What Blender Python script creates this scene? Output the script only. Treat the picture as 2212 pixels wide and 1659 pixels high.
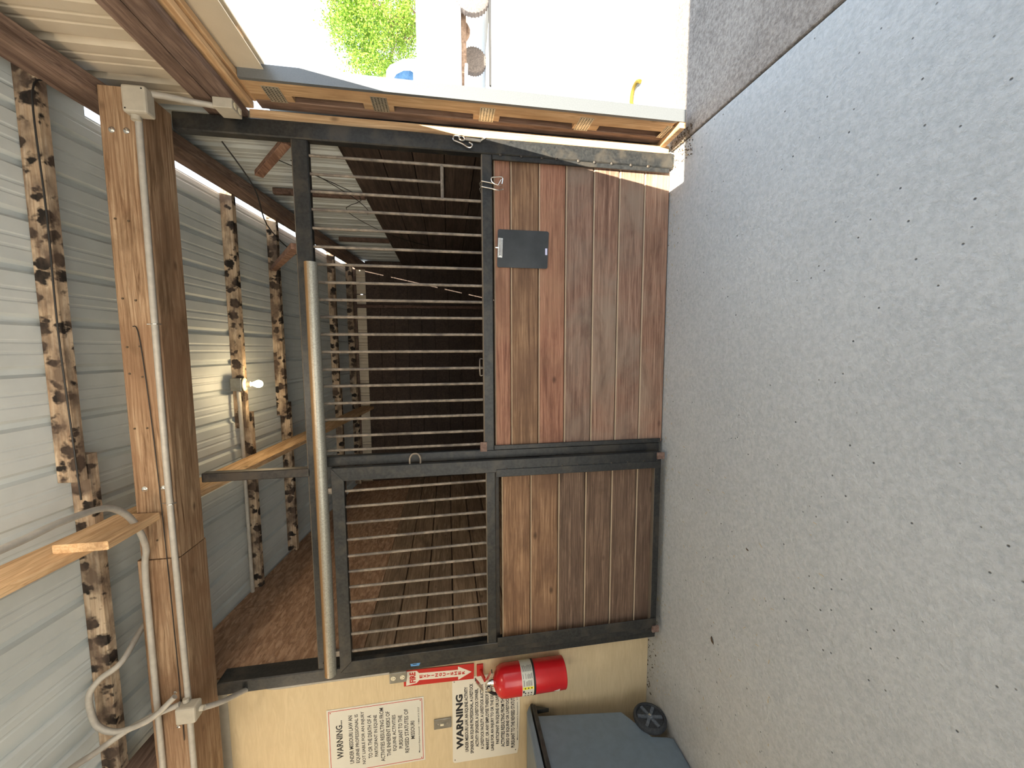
import bpy, bmesh, math, random
from mathutils import Vector, Matrix
random.seed(7)
S = bpy.context.scene
for o in list(bpy.data.objects): bpy.data.objects.remove(o)
COL = S.collection

# ---------------- camera, world, sun, exposure ----------------
CAM = Vector((0.0, -2.45, 1.46))
R = ((-0.0037144, -0.1641410, -0.9864299), (-0.9959718, -0.0877679, 0.0183549), (-0.0895896, 0.9825246, -0.1631538))
cd = bpy.data.cameras.new('camera'); cam = bpy.data.objects.new('camera', cd); COL.objects.link(cam)
cd.sensor_width = 36; cd.lens = 831.0 * 36 / 2212; cd.clip_start = .02; cd.clip_end = 300
cx, cy, cz = Vector(R[0]), -Vector(R[1]), -Vector(R[2])
cam.matrix_world = Matrix(((cx.x, cy.x, cz.x, CAM.x), (cx.y, cy.y, cz.y, CAM.y), (cx.z, cy.z, cz.z, CAM.z), (0, 0, 0, 1)))
S.camera = cam
S.view_settings.view_transform = 'Standard'; S.view_settings.look = 'None'
S.view_settings.gamma = 1; S.view_settings.use_curve_mapping = False
S.view_settings.exposure = 1.07

W = bpy.data.worlds.new('sky'); S.world = W; W.use_nodes = True
wn = W.node_tree.nodes; wl = W.node_tree.links; wn.clear()
wo = wn.new('ShaderNodeOutputWorld'); bg = wn.new('ShaderNodeBackground'); wl.new(bg.outputs[0], wo.inputs[0])
tc = wn.new('ShaderNodeTexCoord'); sx = wn.new('ShaderNodeSeparateXYZ'); wl.new(tc.outputs['Generated'], sx.inputs[0])
cr = wn.new('ShaderNodeValToRGB'); wl.new(sx.outputs['Z'], cr.inputs[0]); wl.new(cr.outputs[0], bg.inputs[0])
cr.color_ramp.elements[0].position = 0.0; cr.color_ramp.elements[0].color = (0.95, 0.98, 1.0, 1)
cr.color_ramp.elements[1].position = 0.75; cr.color_ramp.elements[1].color = (0.58, 0.76, 1.0, 1)
e = cr.color_ramp.elements.new(0.33); e.color = (0.76, 0.87, 1.0, 1)
bg.inputs[1].default_value = 1.25

sd = bpy.data.lights.new('sun', 'SUN'); sd.energy = 12.5; sd.angle = math.radians(0.12); sd.color = (1, .92, .76)
sun = bpy.data.objects.new('sun', sd); COL.objects.link(sun)
sun.rotation_euler = Vector((-0.172, 1.4, -1.0)).to_track_quat('-Z', 'Y').to_euler()

# ---------------- materials ----------------
def mat(name, rough=.7, metal=0.0, col=None, spec=None):
    m = bpy.data.materials.new(name); m.use_nodes = True
    b = m.node_tree.nodes['Principled BSDF']; b.inputs['Roughness'].default_value = rough
    b.inputs['Metallic'].default_value = metal
    if col: b.inputs['Base Color'].default_value = (*col, 1)
    if spec is not None: b.inputs['Specular IOR Level'].default_value = spec
    return m
class G:
    def __init__(s, m): s.t = m.node_tree; s.n = s.t.nodes; s.l = s.t.links; s.b = s.n['Principled BSDF']
    def node(s, ty, **k):
        n = s.n.new(ty)
        for a, v in k.items(): setattr(n, a, v)
        return n
    def coord(s, scale=(1, 1, 1), rnd=True, kind='Object'):
        t = s.node('ShaderNodeTexCoord'); mp = s.node('ShaderNodeMapping'); mp.inputs['Scale'].default_value = scale
        s.l.new(t.outputs[kind], mp.inputs[0])
        if not rnd: return mp.outputs[0]
        oi = s.node('ShaderNodeObjectInfo'); mu = s.node('ShaderNodeMath', operation='MULTIPLY'); mu.inputs[1].default_value = 57.0
        s.l.new(oi.outputs['Random'], mu.inputs[0]); ad = s.node('ShaderNodeVectorMath', operation='ADD')
        s.l.new(mp.outputs[0], ad.inputs[0]); s.l.new(mu.outputs[0], ad.inputs[1]); return ad.outputs[0]
    def noise(s, v, scale, detail=6, dist=0.0, rough=.55):
        n = s.node('ShaderNodeTexNoise'); n.inputs['Scale'].default_value = scale; n.inputs['Detail'].default_value = detail
        n.inputs['Distortion'].default_value = dist; n.inputs['Roughness'].default_value = rough; s.l.new(v, n.inputs['Vector']); return n.outputs['Fac']
    def ramp(s, f, stops, const=False):
        r = s.node('ShaderNodeValToRGB'); s.l.new(f, r.inputs[0]); el = r.color_ramp.elements
        if const: r.color_ramp.interpolation = 'CONSTANT'
        el[0].position, el[0].color = stops[0][0], (*stops[0][1], 1); el[1].position, el[1].color = stops[-1][0], (*stops[-1][1], 1)
        for p, c in stops[1:-1]: q = el.new(p); q.color = (*c, 1)
        return r.outputs[0]
    def mix(s, f, a, b, mode='MIX'):
        m = s.node('ShaderNodeMix', data_type='RGBA', blend_type=mode)
        for i, v in ((0, f), (6, a), (7, b)):
            if isinstance(v, (int, float)): m.inputs[i].default_value = v
            elif isinstance(v, tuple): m.inputs[i].default_value = (*v, 1)
            else: s.l.new(v, m.inputs[i])
        return m.outputs[2]
    def bump(s, h, st, dist=.01):
        b = s.node('ShaderNodeBump'); b.inputs['Strength'].default_value = st; b.inputs['Distance'].default_value = dist
        s.l.new(h, b.inputs['Height']); s.l.new(b.outputs[0], s.b.inputs['Normal'])
    def base(s, c): s.l.new(c, s.b.inputs['Base Color'])
AX = {'x': (1, 24, 24), 'y': (24, 1, 24), 'z': (24, 24, 1)}
def wood(name, dark, mid, light, axis='x', rough=.75, stain=None, stain_amt=.5, grain=2.2, knots=True, spots=None, bump=.25):
    m = mat(name, rough, spec=.3); g = G(m)
    v = g.coord(AX[axis]); v1 = g.coord((1, 1, 1))
    n = g.noise(v, grain, 10, .9, .68)
    c = g.ramp(n, [(.34, dark), (.5, mid), (.66, light)])
    w = g.node('ShaderNodeTexWave', wave_type='BANDS', bands_direction={'x': 'Z', 'y': 'X', 'z': 'X'}[axis])
    v2 = g.coord(tuple(.55 if k == 1 else 4.0 for k in AX[axis])); g.l.new(v2, w.inputs['Vector'])
    w.inputs['Scale'].default_value = 4.2; w.inputs['Distortion'].default_value = 9; w.inputs['Detail'].default_value = 3; w.inputs['Detail Scale'].default_value = 1.2
    c = g.mix(g.ramp(w.outputs['Fac'], [(.0, (.42,) * 3), (.35, (0,) * 3), (1, (0,) * 3)]), c, dark)
    if knots:
        vo = g.node('ShaderNodeTexVoronoi'); vo.inputs['Scale'].default_value = 3.1; g.l.new(g.coord(tuple(1 if k == 1 else 1.8 for k in AX[axis])), vo.inputs['Vector'])
        c = g.mix(g.ramp(vo.outputs['Distance'], [(.03, (.8,) * 3), (.10, (0,) * 3)]), c, tuple(x * .35 for x in dark))
    if stain:
        c = g.mix(g.ramp(g.noise(v1, 2.6, 5, .4), [(.42, (0,) * 3), (.68, (stain_amt,) * 3)]), c, stain)
    c = g.mix(g.ramp(g.noise(g.coord(tuple(1 if k == 1 else 3.5 for k in AX[axis])), 2.1, 6, .7, .6), [(.50, (0,) * 3), (.70, (.62,) * 3)]), c, tuple(x * .8 for x in dark))
    oi = g.node('ShaderNodeObjectInfo'); c = g.mix(1.0, c, g.ramp(oi.outputs['Random'], [(0, (.84, .84, .86)), (1, (1.12, 1.08, 1.04))]), 'MULTIPLY')
    if spots:
        vs = g.node('ShaderNodeTexVoronoi'); vs.inputs['Scale'].default_value = 1; vs.inputs['Randomness'].default_value = .8
        vv = g.coord(spots); nn = g.node('ShaderNodeTexNoise'); nn.inputs['Scale'].default_value = 2.2; g.l.new(vv, nn.inputs['Vector'])
        ad = g.node('ShaderNodeMix', data_type='VECTOR'); ad.inputs[0].default_value = .3; g.l.new(vv, ad.inputs[4]); 
        ad2 = g.node('ShaderNodeVectorMath', operation='ADD'); sc = g.node('ShaderNodeVectorMath', operation='SCALE'); sc.inputs['Scale'].default_value = .9
        g.l.new(nn.outputs['Color'], sc.inputs[0]); g.l.new(vv, ad2.inputs[0]); g.l.new(sc.outputs[0], ad2.inputs[1]); g.l.new(ad2.outputs[0], vs.inputs['Vector'])
        g.n.remove(ad)
        c = g.mix(g.ramp(vs.outputs['Distance'], [(.36, (1,) * 3), (.50, (0,) * 3)]), c, (.018, .014, .012))
        c = g.mix(g.ramp(g.noise(g.coord((5, 9, 9)), 1.3, 4), [(.42, (0,) * 3), (.62, (.85,) * 3)]), c, (.11, .075, .055))
    g.base(c); g.bump(n, bump, .004); return m
def dust_or_reflection(m, col, amt=.85, lo=.45, hi=.7):
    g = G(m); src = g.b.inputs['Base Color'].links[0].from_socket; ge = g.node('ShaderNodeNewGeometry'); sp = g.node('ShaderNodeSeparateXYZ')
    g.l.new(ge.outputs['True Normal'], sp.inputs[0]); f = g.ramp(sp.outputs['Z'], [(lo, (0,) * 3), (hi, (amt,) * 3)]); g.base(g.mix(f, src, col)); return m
def speckle(name, c1, c2, scale=40, rough=.6, metal=0.0, bump=.15, c3=None, big=3.0, spec=None):
    m = mat(name, rough, metal, spec=spec); g = G(m); v = g.coord((1, 1, 1))
    n = g.noise(v, scale, 5, 0, .6); c = g.ramp(n, [(.35, c1), (.65, c2)])
    if c3: c = g.mix(g.ramp(g.noise(v, big, 5, .5), [(.48, (0,) * 3), (.66, (.8,) * 3)]), c, c3)
    g.base(c); g.bump(n, bump, .002); return m

M = {}
M['board'] = wood('stall_board', (0.136, 0.074, 0.051), (0.287, 0.167, 0.118), (0.419, 0.271, 0.194), 'x', .62, (0.295, 0.232, 0.178), .75)
M['boardred'] = wood('stall_board_red', (0.150, 0.065, 0.042), (0.305, 0.150, 0.098), (0.403, 0.221, 0.150), 'x', .62, (0.286, 0.169, 0.104), .6)
M['boardbright'] = wood('stall_board_warm', (0.137, 0.072, 0.039), (0.273, 0.156, 0.085), (0.403, 0.247, 0.143), 'x', .62, (0.156, 0.085, 0.052), .7)
M['boarddark'] = wood('door_board_dark', (0.081, 0.051, 0.034), (0.169, 0.108, 0.074), (0.270, 0.182, 0.124), 'x', .65, (0.108, 0.068, 0.047), .7)
M['header'] = wood('header_timber', (0.150, 0.085, 0.043), (0.375, 0.248, 0.152), (0.517, 0.384, 0.253), 'x', .72, (0.245, 0.136, 0.076), .65)
M['pale'] = wood('pale_pine', (.42, .25, .13), (.68, .46, .26), (.80, .60, .38), 'y', .75, (.55, .36, .2), .5)
M['rafterred'] = wood('aged_rafter', (0.088, 0.057, 0.045), (0.211, 0.146, 0.118), (0.299, 0.218, 0.179), 'y', .8, (0.132, 0.088, 0.067), .6)
M['rafterdark'] = wood('dark_rafter', (.07, .045, .035), (.15, .095, .075), (.21, .14, .11), 'y', .85)
M['purlin'] = wood('mouldy_purlin', (0.344, 0.234, 0.150), (0.533, 0.417, 0.293), (0.619, 0.517, 0.396), 'x', .85, spots=(13, 11, 11), knots=False)
M['lightz'] = wood('fresh_pine_upright', (.42, .26, .13), (.62, .42, .24), (.74, .55, .34), 'z', .7, (.50, .31, .17), .5)
M['brownz'] = wood('aged_upright', (.13, .075, .05), (.27, .17, .12), (.36, .24, .18), 'z', .8)
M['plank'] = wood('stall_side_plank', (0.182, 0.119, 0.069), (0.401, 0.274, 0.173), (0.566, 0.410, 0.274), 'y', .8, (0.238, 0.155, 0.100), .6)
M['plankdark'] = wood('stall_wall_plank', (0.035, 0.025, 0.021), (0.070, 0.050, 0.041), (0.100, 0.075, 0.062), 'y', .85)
M['brace'] = wood('brace_wood', (.12, .06, .04), (.28, .16, .11), (.38, .24, .17), 'y', .8)
M['steel'] = speckle('black_painted_steel', (0.011, 0.012, 0.013), (0.028, 0.029, 0.029), 60, .42, .1, .35, (0.053, 0.046, 0.037), 9)
M['steelin'] = speckle('dark_steel_inner', (0.015, 0.013, 0.012), (0.038, 0.032, 0.027), 50, .5, .1, .2, (0.053, 0.038, 0.026), 9)
M['bar'] = speckle('dusty_steel_bar', (0.156, 0.129, 0.101), (0.312, 0.257, 0.203), 30, .6, .25, .2, (0.094, 0.078, 0.070), 6)
M['galv'] = speckle('galvanised_tube', (0.275, 0.270, 0.235), (0.396, 0.388, 0.348), 130, .42, .55, .2)
M['conduit'] = speckle('grey_conduit', (.40, .37, .33), (.48, .45, .40), 25, .55, .15, .05)
M['pvc'] = speckle('cream_grey_box', (.44, .40, .33), (.50, .455, .375), 20, .5, 0, .03)
M['tin'] = speckle('painted_steel_sheet', (.56, .60, .60), (.62, .66, .66), 5, .55, .05, .02)
M['tinwarm'] = speckle('cream_steel_sheet', (.60, .52, .40), (.66, .575, .45), 5, .55, .05, .02)
M['tindark'] = speckle('weathered_sheet', (.20, .20, .20), (.26, .26, .26), 5, .6, .05, .02)
M['trim'] = speckle('grey_door_trim', (0.161, 0.174, 0.186), (0.198, 0.211, 0.223), 200, .35, .35, .05)
M['chrome'] = speckle('bright_metal', (.70, .69, .66), (.85, .84, .80), 60, .22, .95, .02)
M['rust'] = speckle('rusty_plate', (.14, .08, .06), (.24, .16, .13), 40, .8, .1, .4)
M['plate'] = speckle('nail_plate_steel', (.42, .40, .33), (.58, .56, .48), 60, .4, .7, .05)
M['tooth'] = mat('plate_slot', .9, 0, (.02, .018, .015))
M['red'] = speckle('red_enamel', (.48, .012, .015), (.56, .016, .02), 4, .22, .0, .0)
M['redflat'] = mat('sign_red', .5, 0, (.50, .018, .012))
M['white'] = mat('sign_white', .5, 0, (.74, .69, .58))
M['signwhite'] = mat('sign_panel', .5, 0, (.66, .64, .56))
M['black'] = mat('print_black', .5, 0, (.012, .015, .02))
M['blacksoft'] = mat('print_dark', .6, 0, (.05, .05, .055))
M['rubber'] = speckle('black_rubber', (.02, .022, .025), (.045, .048, .052), 80, .75, 0, .2)
M['wheel'] = speckle('wheel_plastic', (0.060, 0.072, 0.090), (0.140, 0.160, 0.180), 60, .6, 0, .1)
M['bin'] = speckle('blue_grey_plastic', (.135, .17, .20), (.155, .195, .23), 14, .48, 0, .08)
M['lid'] = speckle('dark_lid_plastic', (.02, .022, .02), (.045, .045, .04), 30, .5, 0, .1)
M['clipboard'] = speckle('clipboard_plastic', (.028, .032, .036), (.05, .055, .06), 6, .28, 0, .05)
M['label'] = mat('pale_label', .5, 0, (.62, .62, .85))
M['yellow'] = mat('label_yellow', .5, 0, (.85, .75, .05))
M['blue'] = mat('blue_tape', .6, 0, (.10, .30, .62))
M['cream'] = speckle('cream_outlet', (.78, .70, .50), (.82, .74, .54), 5, .4)
M['cover'] = speckle('metal_cover', (.24, .23, .20), (.32, .31, .28), 20, .38, .5, .03)
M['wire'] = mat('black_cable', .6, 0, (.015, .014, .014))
M['straw'] = mat('straw', .8, 0, (.55, .42, .22))
M['scrap'] = mat('yellow_scrap', .8, 0, (.16, .11, .01))
M['leafdry'] = mat('dry_leaf', .8, 0, (.09, .06, .035))
M['carwhite'] = mat('white_paint', .3, 0, (.85, .87, .9))
M['glassblue'] = speckle('blue_tinted_glass', (.008, .03, .075), (.03, .07, .14), 6, .3, .0, .0, spec=.2)
M['tyre'] = speckle('dusty_tyre', (.10, .085, .08), (.2, .17, .16), 30, .85, 0, .3)
M['frame'] = speckle('vehicle_frame', (.16, .10, .07), (.32, .22, .16), 14, .7, .2, .1)
for k in ('board', 'boardred', 'boardbright', 'boarddark'): dust_or_reflection(M[k], (.52, .41, .29), .7)
for k in ('steel', 'steelin'): dust_or_reflection(M[k], (.20, .16, .12), .8)
dust_or_reflection(M['galv'], (.42, .24, .10), .9, .10, .28)  # track tube: warm header reflection painted tan on its upper half
def concrete(name, a, b, scale, bumpst, pits=True, stain=None):
    m = mat(name, .85, spec=.25); g = G(m); v = g.coord((1, 1, 1), False)
    n = g.noise(v, scale, 8, 0, .65); big = g.noise(v, 1.1, 4, .6)
    c = g.mix(.3, g.ramp(n, [(.36, a), (.64, b)]), g.ramp(big, [(.3, a), (.7, b)]))
    h = n
    if pits:
        vo = g.node('ShaderNodeTexVoronoi'); vo.inputs['Scale'].default_value = 19; g.l.new(v, vo.inputs['Vector'])
        pm = g.ramp(vo.outputs['Distance'], [(.035, (1,) * 3), (.08, (0,) * 3)])
        msk = g.ramp(g.noise(v, 4.1, 2), [(.44, (0,) * 3), (.50, (1,) * 3)])
        pm = g.mix(1.0, pm, msk, 'MULTIPLY'); c = g.mix(pm, c, tuple(x * .28 for x in a))
        h2 = g.node('ShaderNodeMath', operation='SUBTRACT'); g.l.new(n, h2.inputs[0]); g.l.new(pm, h2.inputs[1]); h = h2.outputs[0]
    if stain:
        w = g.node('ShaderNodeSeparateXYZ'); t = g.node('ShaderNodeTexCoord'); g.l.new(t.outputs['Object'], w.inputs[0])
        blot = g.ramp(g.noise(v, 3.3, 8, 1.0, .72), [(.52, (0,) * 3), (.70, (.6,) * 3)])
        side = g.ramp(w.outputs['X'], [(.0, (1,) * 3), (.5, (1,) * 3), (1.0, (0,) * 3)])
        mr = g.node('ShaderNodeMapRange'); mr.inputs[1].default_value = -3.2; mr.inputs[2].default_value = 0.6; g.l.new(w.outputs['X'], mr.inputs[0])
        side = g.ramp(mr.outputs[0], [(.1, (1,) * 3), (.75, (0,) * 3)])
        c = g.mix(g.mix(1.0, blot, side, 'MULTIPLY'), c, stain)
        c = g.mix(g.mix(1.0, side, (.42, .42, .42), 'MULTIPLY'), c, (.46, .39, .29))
    g.base(c); g.bump(h, bumpst, .009); return m
M['floor'] = concrete('brushed_concrete', (0.389, 0.405, 0.410), (0.540, 0.551, 0.551), 55, .7, True, (0.173, 0.130, 0.086))
M['apron'] = concrete('exposed_concrete', (0.173, 0.147, 0.127), (0.446, 0.388, 0.334), 62, 1.0, False)
M['gravel'] = concrete('pale_gravel', (.56, .54, .50), (.76, .73, .68), 30, .3, False)
M['barnwall'] = speckle('barn_siding', (.55, .53, .50), (.6, .58, .54), 3, .7)
def ply():
    m = mat('cream_plywood', .6, spec=.3); g = G(m); v = g.coord((2, 14, 14), False)
    n = g.noise(v, 3, 6, 1.2); c = g.ramp(n, [(.3, (.60, .47, .285)), (.7, (.68, .545, .345))])
    b = g.noise(g.coord((1, 1, 1), False), 1.6, 5, .5); c = g.mix(g.ramp(b, [(.5, (0,) * 3), (.75, (.4,) * 3)]), c, (.50, .40, .26))
    g.base(c); g.bump(n, .25, .003); return m
M['ply'] = ply()
def osb():
    m = mat('strand_board', .8, spec=.2); g = G(m)
    vo = g.node('ShaderNodeTexVoronoi'); vo.inputs['Scale'].default_value = 1; g.l.new(g.coord((40, 17, 60)), vo.inputs['Vector'])
    c = g.ramp(vo.outputs['Color'], [(.1, (.36, .21, .125)), (.5, (.46, .285, .18)), (.9, (.56, .37, .245))])
    n = g.noise(g.coord((3, 2.5, 9)), 3.2, 8, .8, .7); c = g.mix(g.ramp(n, [(.46, (0,) * 3), (.62, (.7,) * 3)]), c, (.20, .11, .07))
    g.base(c); g.bump(vo.outputs['Distance'], .4, .004); return m
M['osb'] = osb()
def leaf():
    m = mat('green_leaf', .5); g = G(m); ge = g.node('ShaderNodeNewGeometry')
    c = g.ramp(ge.outputs['Random Per Island'], [(0, (.09, .18, .02)), (.5, (.24, .40, .04)), (1, (.50, .62, .12))])
    g.base(c); g.b.inputs['Subsurface Weight'].default_value = 0.0
    tr = g.node('ShaderNodeBsdfTranslucent'); g.l.new(c, tr.inputs[0]); mx = g.node('ShaderNodeMixShader'); mx.inputs[0].default_value = .45
    out = g.n['Material Output']; g.l.new(g.b.outputs[0], mx.inputs[1]); g.l.new(tr.outputs[0], mx.inputs[2]); g.l.new(mx.outputs[0], out.inputs[0]); return m
M['leaf'] = leaf()
def emit(name, col, st):
    m = bpy.data.materials.new(name); m.use_nodes = True; n = m.node_tree.nodes; n.clear()
    o = n.new('ShaderNodeOutputMaterial'); e = n.new('ShaderNodeEmission'); e.inputs[0].default_value = (*col, 1); e.inputs[1].default_value = st
    m.node_tree.links.new(e.outputs[0], o.inputs[0]); return m
M['bulb'] = emit('lit_bulb', (1, .80, .45), 14)

# ---------------- mesh helpers ----------------
def wpos(o):
    p = Vector((0, 0, 0))
    while o: p += Vector(o.location); o = o.parent
    return p
def tag(o, label=None, cat=None, group=None, kind=None):
    for k, v in (('label', label), ('category', cat), ('group', group), ('kind', kind)):
        if v: o[k] = v
    return o
def thing(name, loc, label, cat, group=None):
    o = bpy.data.objects.new(name, None); COL.objects.link(o); o.location = loc; o.empty_display_size = .05
    return tag(o, label, cat, group)
class MB:
    def __init__(s): s.v = []; s.f = []
    def add(s, vs, fs):
        k = len(s.v); s.v += [tuple(v) for v in vs]; s.f += [tuple(i + k for i in f) for f in fs]; return s
    def box(s, x, y, z):
        (a, b), (c, d), (e, f) = x, y, z
        return s.add([(a, c, e), (b, c, e), (b, d, e), (a, d, e), (a, c, f), (b, c, f), (b, d, f), (a, d, f)],
                     [(0, 3, 2, 1), (4, 5, 6, 7), (0, 1, 5, 4), (1, 2, 6, 5), (2, 3, 7, 6), (3, 0, 4, 7)])
    def cbox(s, x, y, z, c=.004):
        # box with chamfered long edges (octagonal section across its two short axes)
        d = [x[1] - x[0], y[1] - y[0], z[1] - z[0]]; ax = d.index(max(d)); r = [x, y, z]; u, w = [i for i in range(3) if i != ax]
        c = min(c, d[u] * .45, d[w] * .45); (u0, u1), (w0, w1) = r[u], r[w]
        pr = [(u0 + c, w0), (u1 - c, w0), (u1, w0 + c), (u1, w1 - c), (u1 - c, w1), (u0 + c, w1), (u0, w1 - c), (u0, w0 + c)]
        vs = []
        for t in r[ax]:
            for p, q in pr:
                k = [0, 0, 0]; k[ax] = t; k[u] = p; k[w] = q; vs.append(k)
        return s.add(vs, [tuple(range(8)), tuple(range(15, 7, -1))] + [(i, i + 8, (i + 1) % 8 + 8, (i + 1) % 8) for i in range(8)])
    def bar(s, a, b, w, h, up=(0, 0, 1)):
        a, b = Vector(a), Vector(b); d = (b - a).normalized(); u = Vector(up); sd_ = d.cross(u).normalized(); u = sd_.cross(d)
        vs = [p + sd_ * i * w / 2 + u * j * h / 2 for p in (a, b) for i, j in ((-1, -1), (1, -1), (1, 1), (-1, 1))]
        return s.add(vs, [(0, 1, 2, 3), (7, 6, 5, 4)] + [(i, i + 4, (i + 1) % 4 + 4, (i + 1) % 4) for i in range(4)])
    def tube(s, pts, r, n=10, cap=True):
        pts = [Vector(p) for p in pts]; rs = r if isinstance(r, (list, tuple)) else [r] * len(pts)
        k = len(s.v); prev = None
        for i, p in enumerate(pts):
            t = (pts[min(i + 1, len(pts) - 1)] - pts[max(i - 1, 0)]).normalized()
            if prev is None: a = t.cross(Vector((0, 0, 1)) if abs(t.z) < .9 else Vector((1, 0, 0))).normalized()
            else: a = (prev - t * prev.dot(t)).normalized()
            prev = a; b = t.cross(a)
            s.v += [tuple(p + (a * math.cos(q) + b * math.sin(q)) * rs[i]) for q in [2 * math.pi * j / n for j in range(n)]]
        for i in range(len(pts) - 1):
            for j in range(n):
                s.f.append((k + i * n + j, k + i * n + (j + 1) % n, k + (i + 1) * n + (j + 1) % n, k + (i + 1) * n + j))
        if cap: s.f.append(tuple(k + j for j in range(n - 1, -1, -1))); s.f.append(tuple(k + (len(pts) - 1) * n + j for j in range(n)))
        return s
    def lathe(s, c, axis, prof, n=28):
        # prof: list of (distance along axis, radius)
        c = Vector(c); ax = Vector(axis).normalized(); a = ax.cross(Vector((0, 0, 1)) if abs(ax.z) < .9 else Vector((1, 0, 0))).normalized(); b = ax.cross(a)
        k = len(s.v)
        for t, r in prof: s.v += [tuple(c + ax * t + (a * math.cos(q) + b * math.sin(q)) * max(r, 1e-4)) for q in [2 * math.pi * j / n for j in range(n)]]
        for i in range(len(prof) - 1):
            for j in range(n): s.f.append((k + i * n + j, k + i * n + (j + 1) % n, k + (i + 1) * n + (j + 1) % n, k + (i + 1) * n + j))
        s.f.append(tuple(k + j for j in range(n - 1, -1, -1))); s.f.append(tuple(k + (len(prof) - 1) * n + j for j in range(n)))
        return s
    def prism(s, poly, y0, y1):
        # polygon in (x, z), extruded along y
        n = len(poly); vs = [(x, y0, z) for x, z in poly] + [(x, y1, z) for x, z in poly]
        return s.add(vs, [tuple(range(n)), tuple(range(2 * n - 1, n - 1, -1))] + [(i, i + n, (i + 1) % n + n, (i + 1) % n) for i in range(n)])
    def build(s, name, m, parent=None, smooth=False, bevel=0, loc=None, label=None):
        vs = [Vector(v) for v in s.v]
        lo = Vector([min(v[i] for v in vs) for i in range(3)]); hi = Vector([max(v[i] for v in vs) for i in range(3)])
        c = Vector(loc) if loc is not None else ((lo + hi) / 2 if parent else Vector(((lo.x + hi.x) / 2, (lo.y + hi.y) / 2, lo.z)))
        me = bpy.data.meshes.new(name); me.from_pydata([tuple(v - c) for v in vs], [], s.f)
        bm = bmesh.new(); bm.from_mesh(me); bmesh.ops.recalc_face_normals(bm, faces=bm.faces); bm.to_mesh(me); bm.free()
        me.materials.append(M[m] if isinstance(m, str) else m)
        o = bpy.data.objects.new(name, me); COL.objects.link(o)
        if parent: o.parent = parent; o.location = c - wpos(parent)
        else: o.location = c
        if smooth:
            for p in me.polygons: p.use_smooth = True
            me.set_sharp_from_angle(angle=math.radians(38))
        if bevel:
            b = o.modifiers.new('bevel', 'BEVEL'); b.width = bevel; b.segments = 2; b.limit_method = 'ANGLE'
        if label: o['label'] = label
        return o
def box(name, x, y, z, m, parent=None, bevel=.003, label=None):
    return MB().box(x, y, z).build(name, m, parent, bevel=bevel, label=label)
def beam(name, x, y, z, m, parent=None, c=.004, label=None):
    return MB().cbox(x, y, z, c).build(name, m, parent, label=label)
def curve_pts(pts, n=6):
    P = [Vector(p) for p in pts]; out = []
    for i in range(len(P) - 1):
        p0, p1, p2, p3 = P[max(i - 1, 0)], P[i], P[i + 1], P[min(i + 2, len(P) - 1)]
        for k in range(n):
            t = k / n; out.append(.5 * ((2 * p1) + (p2 - p0) * t + (2 * p0 - 5 * p1 + 4 * p2 - p3) * t * t + (3 * p1 - p0 - 3 * p2 + p3) * t ** 3))
    return out + [P[-1]]
def text_mesh(mb, txt, x0, x1, z0, z1, y, bold=0.0, rot=False):
    """flat lettering facing -Y fitted into the rectangle x0..x1, z0..z1 at depth y"""
    cu = bpy.data.curves.new('t', 'FONT'); cu.body = txt; cu.offset = bold; cu.resolution_u = 2
    o = bpy.data.objects.new('t', cu); COL.objects.link(o); dg = bpy.context.evaluated_depsgraph_get(); dg.update()
    me = bpy.data.meshes.new_from_object(o.evaluated_get(dg)); vs = [v.co.copy() for v in me.vertices]; fs = [tuple(p.vertices) for p in me.polygons]
    bpy.data.objects.remove(o); bpy.data.curves.remove(cu); bpy.data.meshes.remove(me)
    lx, hx = min(v.x for v in vs), max(v.x for v in vs); ly, hy = min(v.y for v in vs), max(v.y for v in vs)
    if hy < .75 and txt.upper() == txt: hy = max(hy, .7); ly = min(ly, 0)
    mb.add([(x0 + (v.x - lx) / max(hx - lx, 1e-6) * (x1 - x0), y, z0 + (v.y - ly) / max(hy - ly, 1e-6) * (z1 - z0)) for v in vs], fs)

RS = -.11                                   # roof fall per metre towards the back
def roofz(y): return 3.245 + RS * y
# ribbed sheet: points of the profile across, for a sheet of width w
def ribs(w, pitch=.2286, h=.020, minor=.0035):
    out = [(0, 0)]; n = round(w / pitch)
    for i in range(n):
        u = i * pitch
        out += [(u + .006, 0), (u + .020, h), (u + .042, h), (u + .058, 0)]
        for q in (.105, .155): out += [(u + q, 0), (u + q + .006, minor), (u + q + .014, minor), (u + q + .020, 0)]
    out.append((w, 0)); return out
def sheet(name, prof, fn0, fn1, nrm, m, parent):
    """prof (u,h); fn0/fn1 map (u,h) to 3D points at the two ends; nrm offsets for thickness"""
    a = [Vector(fn0(u, h)) for u, h in prof]; b = [Vector(fn1(u, h)) for u, h in prof]; n = len(a); t = Vector(nrm) * .0012
    vs = a + b + [p + t for p in a] + [p + t for p in b]; fs = []
    for i in range(n - 1):
        fs += [(i, i + 1, n + i + 1, n + i), (2 * n + i, 3 * n + i, 3 * n + i + 1, 2 * n + i + 1), (i, 2 * n + i, 2 * n + i + 1, i + 1), (n + i, n + i + 1, 3 * n + i + 1, 3 * n + i)]
    fs += [(0, n, 3 * n, 2 * n), (n - 1, 3 * n - 1, 4 * n - 1, 2 * n - 1)]
    return MB().add(vs, fs).build(name, m, parent)

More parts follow.
